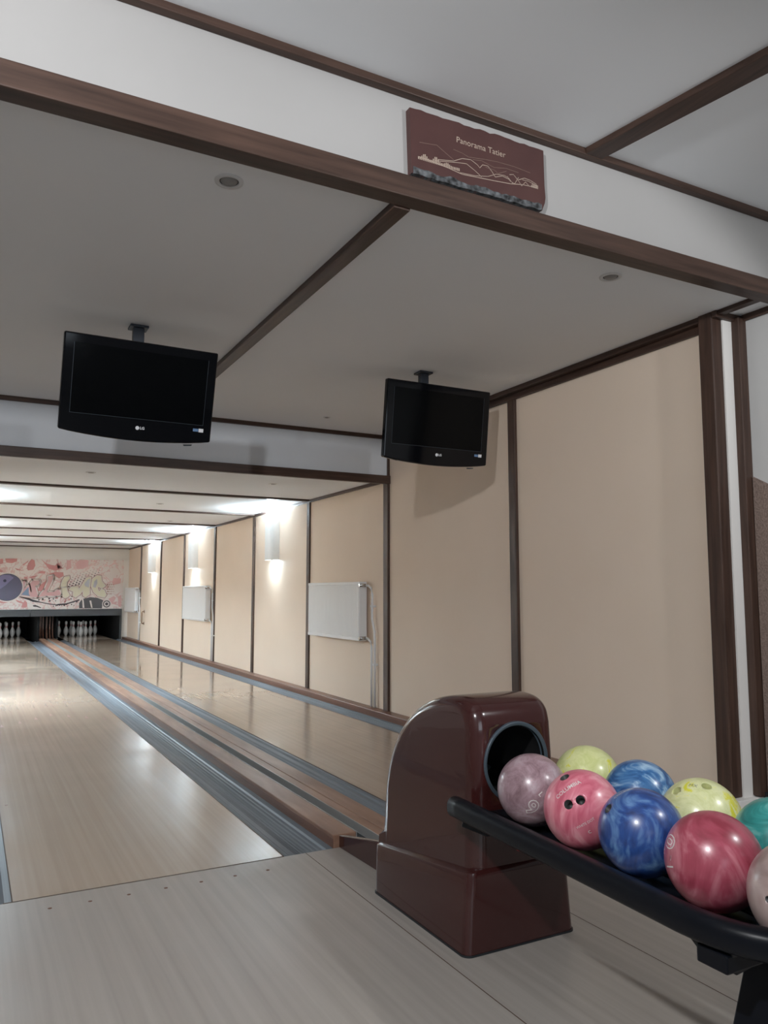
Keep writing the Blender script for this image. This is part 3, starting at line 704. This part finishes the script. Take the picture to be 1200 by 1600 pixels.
pl([(0.60,2.79),(0.63,2.805),(0.66,2.803),(0.69,2.795)], 0.0022)
pl([(0.62,2.795),(0.65,2.797),(0.69,2.788)], 0.002)
pl([(0.14,2.818),(0.19,2.824),(0.215,2.828),(0.25,2.81),(0.29,2.79)], 0.0022, 1)
pl([(0.29,2.832),(0.33,2.828),(0.36,2.82),(0.44,2.832),(0.50,2.838),(0.58,2.84),(0.66,2.835)], 0.002, 1)
pl([(0.38,2.815),(0.42,2.822),(0.48,2.81),(0.54,2.822),(0.60,2.82)], 0.002, 1)
pl([(0.44,2.80),(0.48,2.80),(0.50,2.79),(0.54,2.81)], 0.002, 1)
for k in range(26):
    x = 0.135+0.18*k/25; h = 0.003+0.020*(abs(math.sin(k*2.7))**3)*math.exp(-((x-0.195)/0.07)**2)
    ln.ribbon([(x, 2.752), (x, 2.757+h)], 0.0045, ye-0.0002, 0, closed=False)
for k in range(8): ln.ribbon([(0.665+0.0045*k, 2.776), (0.665+0.0045*k, 2.784+0.01*abs(math.sin(k*1.7)))], 0.0028, ye-0.0002, 0, closed=False)
ln.build('engraved_mountains', [M['engrave'], M['engrave2']], sl)

pq.location = (-1.26668+(0.41+1.26668)*1.0085, -0.955+0.0205, 1.14787+(2.69-1.14787)*1.0085)
pq.scale = (1.0085, 1.0, 1.0085)

# ------------------------------------------------------------------ ball return machine
hx = 0.392
def catmull(P, n=6):
    out = []
    for i in range(len(P)-1):
        p0, p1, p2, p3 = P[max(i-1,0)], P[i], P[i+1], P[min(i+2,len(P)-1)]
        for k in range(n):
            t = k/n
            out.append(tuple(0.5*((2*p1[a])+(-p0[a]+p2[a])*t+(2*p0[a]-5*p1[a]+4*p2[a]-p3[a])*t*t+(-p0[a]+3*p1[a]-3*p2[a]+p3[a])*t**3) for a in (0,1)))
    out.append(P[-1]); return out
hood = thing('ball_return_machine', (hx, -0.85, 0), 'glossy maroon ball return machine with a round black opening, between the lanes', 'ball return')
rear = [(-0.505,0.16),(-0.507,0.25),(-0.515,0.36),(-0.533,0.46),(-0.570,0.55),(-0.625,0.625),(-0.70,0.690),(-0.79,0.740),(-0.89,0.772),(-0.99,0.788),(-1.06,0.788),(-1.105,0.775),(-1.135,0.745),(-1.148,0.70)]
prof = catmull(rear, 4)+[(-1.152,0.60),(-1.155,0.45),(-1.157,0.30),(-1.158,0.22)]
# densify straight front and bottom
def dens(P, st=0.02):
    o = []
    for i in range(len(P)):
        a, b = P[i], P[(i+1) % len(P)]; L = math.hypot(b[0]-a[0], b[1]-a[1]); m_ = max(1, int(L/st))
        for k in range(m_): o.append((a[0]+(b[0]-a[0])*k/m_, a[1]+(b[1]-a[1])*k/m_))
    return o
prof = dens(prof)
def hw(z): return 0.182-0.012*max(0.0, min(1.0, (z-0.25)/0.5))+0.02*max(0, (0.25-z)/0.1)*0.3
nP = len(prof)
area = sum(prof[i][0]*prof[(i+1)%nP][1]-prof[(i+1)%nP][0]*prof[i][1] for i in range(nP))
sg = 1 if area > 0 else -1
nor = []
for i in range(nP):
    a, b = prof[i-1], prof[(i+1) % nP]; dx, dz = b[0]-a[0], b[1]-a[1]; L = math.hypot(dx, dz) or 1
    nor.append((-dz/L*sg, dx/L*sg))        # inward
RB = 0.052
mb = MB(); rings = []
def ring(xf, d):
    return [mb.bm.verts.new((hx+xf(prof[i][1]), prof[i][0]+nor[i][0]*d*(1 if prof[i][1] > 0.2 else 0), prof[i][1]+nor[i][1]*d*(1 if prof[i][1] > 0.24 else 0))) for i in range(nP)]
K = 8
for k in range(K, -1, -1):
    a = PI/2*k/K; rings.append(ring(lambda z, a=a: -(hw(z)-RB+RB*math.sin(a)), RB*(1-math.cos(a))))
for k in range(0, K+1):
    a = PI/2*k/K; rings.append(ring(lambda z, a=a: (hw(z)-RB+RB*math.sin(a)), RB*(1-math.cos(a))))
for i in range(len(rings)-1):
    for k in range(nP):
        l = (k+1) % nP
        f = mb.bm.faces.new((rings[i][k], rings[i][l], rings[i+1][l], rings[i+1][k])); f.smooth = True
mb.bm.faces.new(rings[0]); mb.bm.faces.new(list(reversed(rings[-1])))
shell = mb.build('upper_shell', [M['maroon'], M['pitch']], hood)
def boolean_cut(o, cutter_mb, dark=None):
    bmesh.ops.recalc_face_normals(cutter_mb.bm, faces=cutter_mb.bm.faces)
    cm = bpy.data.meshes.new('cut'); cutter_mb.bm.to_mesh(cm); cutter_mb.bm.free()
    co = bpy.data.objects.new('cut', cm); COL.objects.link(co); co.matrix_world = Matrix.Translation(Vector(o.get('_off', (0,0,0))))*0 if False else Matrix.Identity(4)
    md = o.modifiers.new('b', 'BOOLEAN'); md.operation = 'DIFFERENCE'; md.object = co; md.solver = 'EXACT'
    bpy.context.view_layer.update()
    dg = bpy.context.evaluated_depsgraph_get(); me = bpy.data.meshes.new_from_object(o.evaluated_get(dg))
    o.modifiers.remove(md); old = o.data; o.data = me; bpy.data.objects.remove(co)
    if dark:
        for p in me.polygons:
            if dark(p.center): p.material_index = 1; p.use_smooth = True
HC = (0.390, 0.578); HR = 0.124
boolean_cut(shell, MB().lathe([(0, -0.3), (HR, -0.3), (HR, 0.2), (0, 0.2)], (HC[0], -1.0, HC[1]), axis='Y', seg=64),
            lambda c: (math.hypot(c.x+hx-HC[0], c.z-HC[1]) < HR+0.001 and c.y-0.85 > -1.135))
MB().lathe([(HR-0.004, 0.0), (HR+0.006, 0.006), (HR+0.009, 0.003), (HR+0.010, -0.010), (HR-0.004, -0.02)], (HC[0], -1.152, HC[1]), axis='Y', seg=64).build('opening_ring', M['ring'], hood)
MB().prism([(HC[0]-0.05+0.09*math.cos(t_), HC[1]-0.06+0.02*math.sin(t_)) for t_ in [PI*2*k/16 for k in range(16)]], 'Y', -0.95, -0.90).build('inner_flap', M['ring'], hood)
# lower skirt
def skirt_ring(z, x0, x1, yf, yr, r=0.03, n=6):
    P = []
    for (cx, cy, a0) in ((x0+r, yf+r, PI), (x1-r, yf+r, 1.5*PI), (x1-r, yr-r, 0), (x0+r, yr-r, PI/2)):
        for k in range(n+1):
            a = a0+PI/2*k/n; P.append((cx+r*math.cos(a), cy+r*math.sin(a)))
    return P
mb = MB()
lv = [(0.0, 0.166, 0.614, -1.170, -0.535, 0), (0.004, 0.166, 0.614, -1.170, -0.535, 0), (0.19, 0.184, 0.597, -1.166, -0.506, 1), (0.205, 0.188, 0.592, -1.164, -0.503, 1), (0.212, 0.200, 0.582, -1.158, -0.510, 1), (0.212, 0.25, 0.54, -1.1, -0.55, 1)]
R_ = []
for z, x0, x1, yf, yr, sl in lv:
    R_.append([mb.bm.verts.new((x, y, z+(0.0 if not sl else (0.045-0.085*(y+1.17)/0.66)))) for x, y in skirt_ring(z, x0, x1, yf, yr)])
for i in range(len(R_)-1):
    n_ = len(R_[i])
    for k in range(n_):
        l = (k+1) % n_; f = mb.bm.faces.new((R_[i][k], R_[i][l], R_[i+1][l], R_[i+1][k])); f.smooth = True
mb.bm.faces.new(list(reversed(R_[0]))); mb.bm.faces.new(R_[-1])
o = mb.build('base_skirt', M['maroon'], hood)
es = o.modifiers.new('es', 'EDGE_SPLIT'); es.split_angle = 0.7
mb = MB(); P = skirt_ring(0, 0.163, 0.617, -1.173, -0.532)
mb.prism(P, 'Z', 0.0, 0.006); mb.build('floor_gasket', M['belt'], hood)

# ------------------------------------------------------------------ ball rack
rk = thing('ball_rack', (0.40, -1.75, 0), 'black metal ball rack holding the bowling balls in front of the maroon machine', 'ball rack')
zr = 0.460
def rail_x(y, s=0): return 0.150+(y+1.17)*(0.045/0.93)
P = [(rail_x(y), y, zr) for y in [-1.135-0.05*k for k in range(20)]]
x1 = rail_x(-2.085); ce = 0.40; RX = ce-x1; RY = 0.27
for k in range(1, 32):
    a = PI*k/32; ca, sa = math.cos(a), math.sin(a)
    P.append((ce-RX*math.copysign(abs(ca)**0.8, ca), -2.09-RY*abs(sa)**0.8, zr))
P += [(0.80-rail_x(y), y, zr) for y in reversed([-1.135-0.05*k for k in range(20)])]
MB().tube(P, 0.03, 20, sect=(0.028, 0.031)).build('guard_rail', M['black'], rk); gr = bpy.data.objects['guard_rail']
MB().lathe([(0.0, -0.002), (0.021, -0.002), (0.026, 0.006), (0.021, 0.012)], (0.152, -1.139, zr), axis='Y', seg=20).build('rail_cap', M['ring'], gr)
bx('tray', M['black'], 0.225, 0.63, -2.30, -1.18, 0.395, 0.410, rk, bevel=0.003)
for xc in (0.252, 0.376, 0.490, 0.614):
    MB().tube([(xc+0.0104, -1.18, 0.432), (xc-0.0605, -2.31, 0.432)], 0.011, 12).build('runner_bar', M['black'], rk)
MB().tube([(0.212, -1.22, 0.424), (0.170, -2.28, 0.424)], 0.005, 8).build('lit_edge_wire', M['alu'], rk)  # pale wire drawn in for the lit edge of the tray
bx('cross_bar', M['black'], 0.10, 0.72, -2.20, -2.125, 0.388, 0.425, rk, bevel=0.004)
for s, xa in ((1, 0.0), (-1, 0.80)):
    X = lambda v: xa+s*v
    MB().hull8([(X(0.105),-2.085,0.440),(X(0.105),-2.205,0.440),(X(0.235),-2.205,0.440),(X(0.235),-2.085,0.440)][::-1]+
               [(X(0.140),-2.115,0.376),(X(0.140),-2.190,0.376),(X(0.235),-2.190,0.388),(X(0.235),-2.115,0.388)][::-1]).build('gusset', M['black'], rk, bevel=0.003)
MB().hull8([(0.14,-2.22,0),(0.215,-2.22,0),(0.215,-2.10,0),(0.14,-2.10,0),(0.262,-2.20,0.375),(0.345,-2.20,0.375),(0.345,-2.12,0.375),(0.262,-2.12,0.375)]).build('leg', M['black'], rk, bevel=0.004)
MB().hull8([(0.585,-2.22,0),(0.66,-2.22,0),(0.66,-2.10,0),(0.585,-2.10,0),(0.455,-2.20,0.375),(0.538,-2.20,0.375),(0.538,-2.12,0.375),(0.455,-2.12,0.375)]).build('leg', M['black'], rk, bevel=0.004)
MB().hull8([(0.15,-1.172,0.405),(0.60,-1.172,0.405),(0.60,-1.30,0.405),(0.16,-1.30,0.405),(0.165,-1.172,0.440),(0.60,-1.172,0.440),(0.60,-1.30,0.440),(0.165,-1.30,0.440)]).build('machine_bracket', M['black'], rk, bevel=0.004)
MB().lathe([(0.0, -0.035), (0.014, -0.032), (0.018, -0.015), (0.018, 0.0)], (0.262, -1.335, 0.395), seg=16).build('red_knob', M['redknob'], rk)
MB().lathe([(0.0, 0.004), (0.012, 0.004), (0.014, 0.0)], (0.30, -2.20, 0.36), axis='Y', seg=12).build('bolt', M['chrome'], rk)

# ------------------------------------------------------------------ bowling balls
BR = 0.108
def ball_mat(name, stops, scale=(1, 1, 1), ns=9, dist=1.5, detail=5, rough=0.33, nrough=0.55):
    return noisy(name, stops, scale, ns, detail, dist, rough=rough, spec=0.5, coat=0.35, nrough=nrough, coatr=0.2)
def tangent(n, ang):
    n = Vector(n).normalized(); e = (cR-n*cR.dot(n)).normalized(); f = n.cross(e)
    a = math.radians(ang); return n, e*math.cos(a)+f*math.sin(a), f*math.cos(a)-e*math.sin(a)
def ball(x, y, z, mat, label, holes=(), marks=(), dark_holes=True):
    r = thing('bowling_ball', (x, y, z), label, 'bowling ball', 'bowling balls on the rack')
    bm = bmesh.new(); bmesh.ops.create_uvsphere(bm, u_segments=64, v_segments=40, radius=BR)
    mb = MB(); mb.bm.free(); mb.bm = bm
    o = mb.build('ball_body', [mat, M['ddark']], r, loc=(0, 0, 0), smooth=True)
    if holes:
        ct = MB()
        for (n, rad) in holes:
            n = Vector(n).normalized(); q = Vector((0, 0, 1)).rotation_difference(n).to_matrix()
            tmp = [[ct.bm.verts.new(q @ Vector((rad*math.cos(2*PI*k/24), rad*math.sin(2*PI*k/24), h)) + Vector((x, y, z))) for k in range(24)] for h in (BR*0.72, BR*1.15)]
            ct.bm.faces.new(tmp[0][::-1]); ct.bm.faces.new(tmp[1])
            for k in range(24): ct.bm.faces.new((tmp[0][k], tmp[0][(k+1)%24], tmp[1][(k+1)%24], tmp[1][k]))
        boolean_cut(o, ct, (lambda c: c.length < BR*0.975) if dark_holes else None)
    for (txt, n, ang, size, mname, off, lift) in marks:
        n_, e1, e2 = tangent(n, ang)
        mk_ = MB()
        add_text(mk_, txt, size, lambda u, v: (n_*math.cos(math.hypot(u, v)/BR)+((e1*u+e2*v)/(math.hypot(u, v) or 1))*math.sin(math.hypot(u, v)/BR))*(BR+lift), 0, off)
        mk_.build('printed_mark', mname, r, loc=(0, 0, 0))
    return r
BW = plain('ball_print_white', (0.70, 0.66, 0.64), 0.4)
BG = plain('ball_print_grey', (0.22, 0.23, 0.20), 0.4)
MAUVE = ball_mat('ball_mauve', [(0.3, (0.17, 0.095, 0.11)), (0.5, (0.36, 0.24, 0.27)), (0.72, (0.55, 0.46, 0.50))], ns=14, dist=0.8, detail=8, nrough=0.7)
PINK = ball_mat('ball_pink', [(0.32, (0.52, 0.095, 0.15)), (0.5, (0.66, 0.19, 0.25)), (0.68, (0.78, 0.36, 0.40))], (1.0, 3.5, 1.0), 8, 1.2, 4)
BLUE = ball_mat('ball_blue', [(0.36, (0.012, 0.030, 0.13)), (0.52, (0.025, 0.075, 0.27)), (0.68, (0.14, 0.27, 0.50))], ns=7, dist=2.5)
SKY = ball_mat('ball_light_blue', [(0.36, (0.015, 0.070, 0.22)), (0.5, (0.05, 0.17, 0.38)), (0.66, (0.34, 0.50, 0.66))], ns=11, dist=3.0)
RED = ball_mat('ball_red', [(0.34, (0.24, 0.030, 0.050)), (0.52, (0.36, 0.065, 0.10)), (0.70, (0.60, 0.25, 0.29))], ns=5, dist=2.5)
YEL = ball_mat('ball_yellow', [(0.38, (0.58, 0.62, 0.25)), (0.56, (0.70, 0.72, 0.36)), (0.60, (0.68, 0.68, 0.05)), (0.66, (0.64, 0.64, 0.06))], ns=16, dist=1.0, detail=8, nrough=0.7)
YEL2 = ball_mat('ball_yellow_speckled', [(0.38, (0.58, 0.60, 0.28)), (0.52, (0.70, 0.71, 0.40)), (0.57, (0.66, 0.63, 0.04)), (0.66, (0.62, 0.60, 0.05))], ns=13, dist=0.8, detail=9, nrough=0.75)
TEAL = ball_mat('ball_teal', [(0.34, (0.012, 0.16, 0.15)), (0.52, (0.03, 0.27, 0.25)), (0.70, (0.16, 0.42, 0.39))], ns=10, dist=2.5)
GREY = ball_mat('ball_taupe', [(0.3, (0.23, 0.16, 0.15)), (0.5, (0.34, 0.25, 0.235)), (0.72, (0.44, 0.35, 0.33))], ns=12, dist=1.0, detail=7)
ZB = 0.535
ball(0.314, -1.33, ZB, MAUVE, 'mottled mauve ball with an outlined 9, just out of the round opening', marks=(
    ('9', (-0.62, -0.735, -0.273), -28, 0.064, BW, 0.0028, 0.0004), ('9', (-0.62, -0.735, -0.273), -28, 0.064, MAUVE, 0.0002, 0.0010),
    ('L', (-0.428, -0.896, 0.116), -50, 0.020, BW, 0.0004, 0.0005), ('c', (-0.19, -0.60, -0.78), 60, 0.02, BW, 0.0004, 0.0005)))
ball(0.297, -1.573, ZB, PINK, 'pink veined ball with two dark finger holes facing the camera', holes=(((-0.843,-0.427,0.328), 0.0125), ((-0.624,-0.634,0.458), 0.0125), ((-0.501,0.092,0.861), 0.014)), marks=(
    ('COLUMBIA', (-0.701,-0.254,0.666), 18, 0.0165, BW, 0.0002, 0.0005), ('WHITE DOT', (-0.613,-0.786,-0.081), 32, 0.010, BW, 0.0, 0.0005), ('c', (-0.514,-0.808,-0.27), 30, 0.02, BW, 0.0, 0.0005)))
ball(0.285, -1.805, ZB, BLUE, 'dark royal blue swirled ball in the front row, between pink and crimson', holes=(((-0.764,0.29,0.576), 0.0125),), marks=(
    ('COLUMBIA', (-0.34,0.20,0.918), 8, 0.012, BW, 0.0, 0.0005),))
ball(0.270, -2.037, ZB, RED, 'large crimson ball with an outlined 10 on its left edge', marks=(
    ('10', (-0.857,0.443,0.263), 0, 0.060, BW, 0.0026, 0.0004), ('10', (-0.857,0.443,0.263), 0, 0.060, RED, 0.0002, 0.0010), ('__', (-0.925,0.38,0.03), 0, 0.03, BW, 0.001, 0.0005)))
ball(0.255, -2.268, ZB, GREY, 'dull taupe ball cut off by the right edge of the photo', holes=(((-0.985,0.05,0.11), 0.006),))
ball(0.555, -1.312, ZB, YEL, 'pale yellow-green ball in the back row, nearest the maroon machine')
ball(0.541, -1.554, ZB, SKY, 'lighter blue cloudy ball in the back row, between the two yellow ones')
ball(0.510, -1.801, ZB, YEL2, 'pale yellow ball with bright yellow specks and finger holes, behind the crimson one', holes=(((-0.639,0.171,0.75), 0.013), ((-0.178,-0.355,0.918), 0.013)), marks=(
    ('MX', (-0.40,-0.14,0.905), -40, 0.016, BG, 0.0, 0.0005),), dark_holes=False)
ball(0.513, -2.030, ZB, TEAL, 'teal green ball in the back row at the right edge of the photo')

for o in list(bpy.data.objects):
    for k in ('_root', '_off'):
        if k in o.keys(): del o[k]
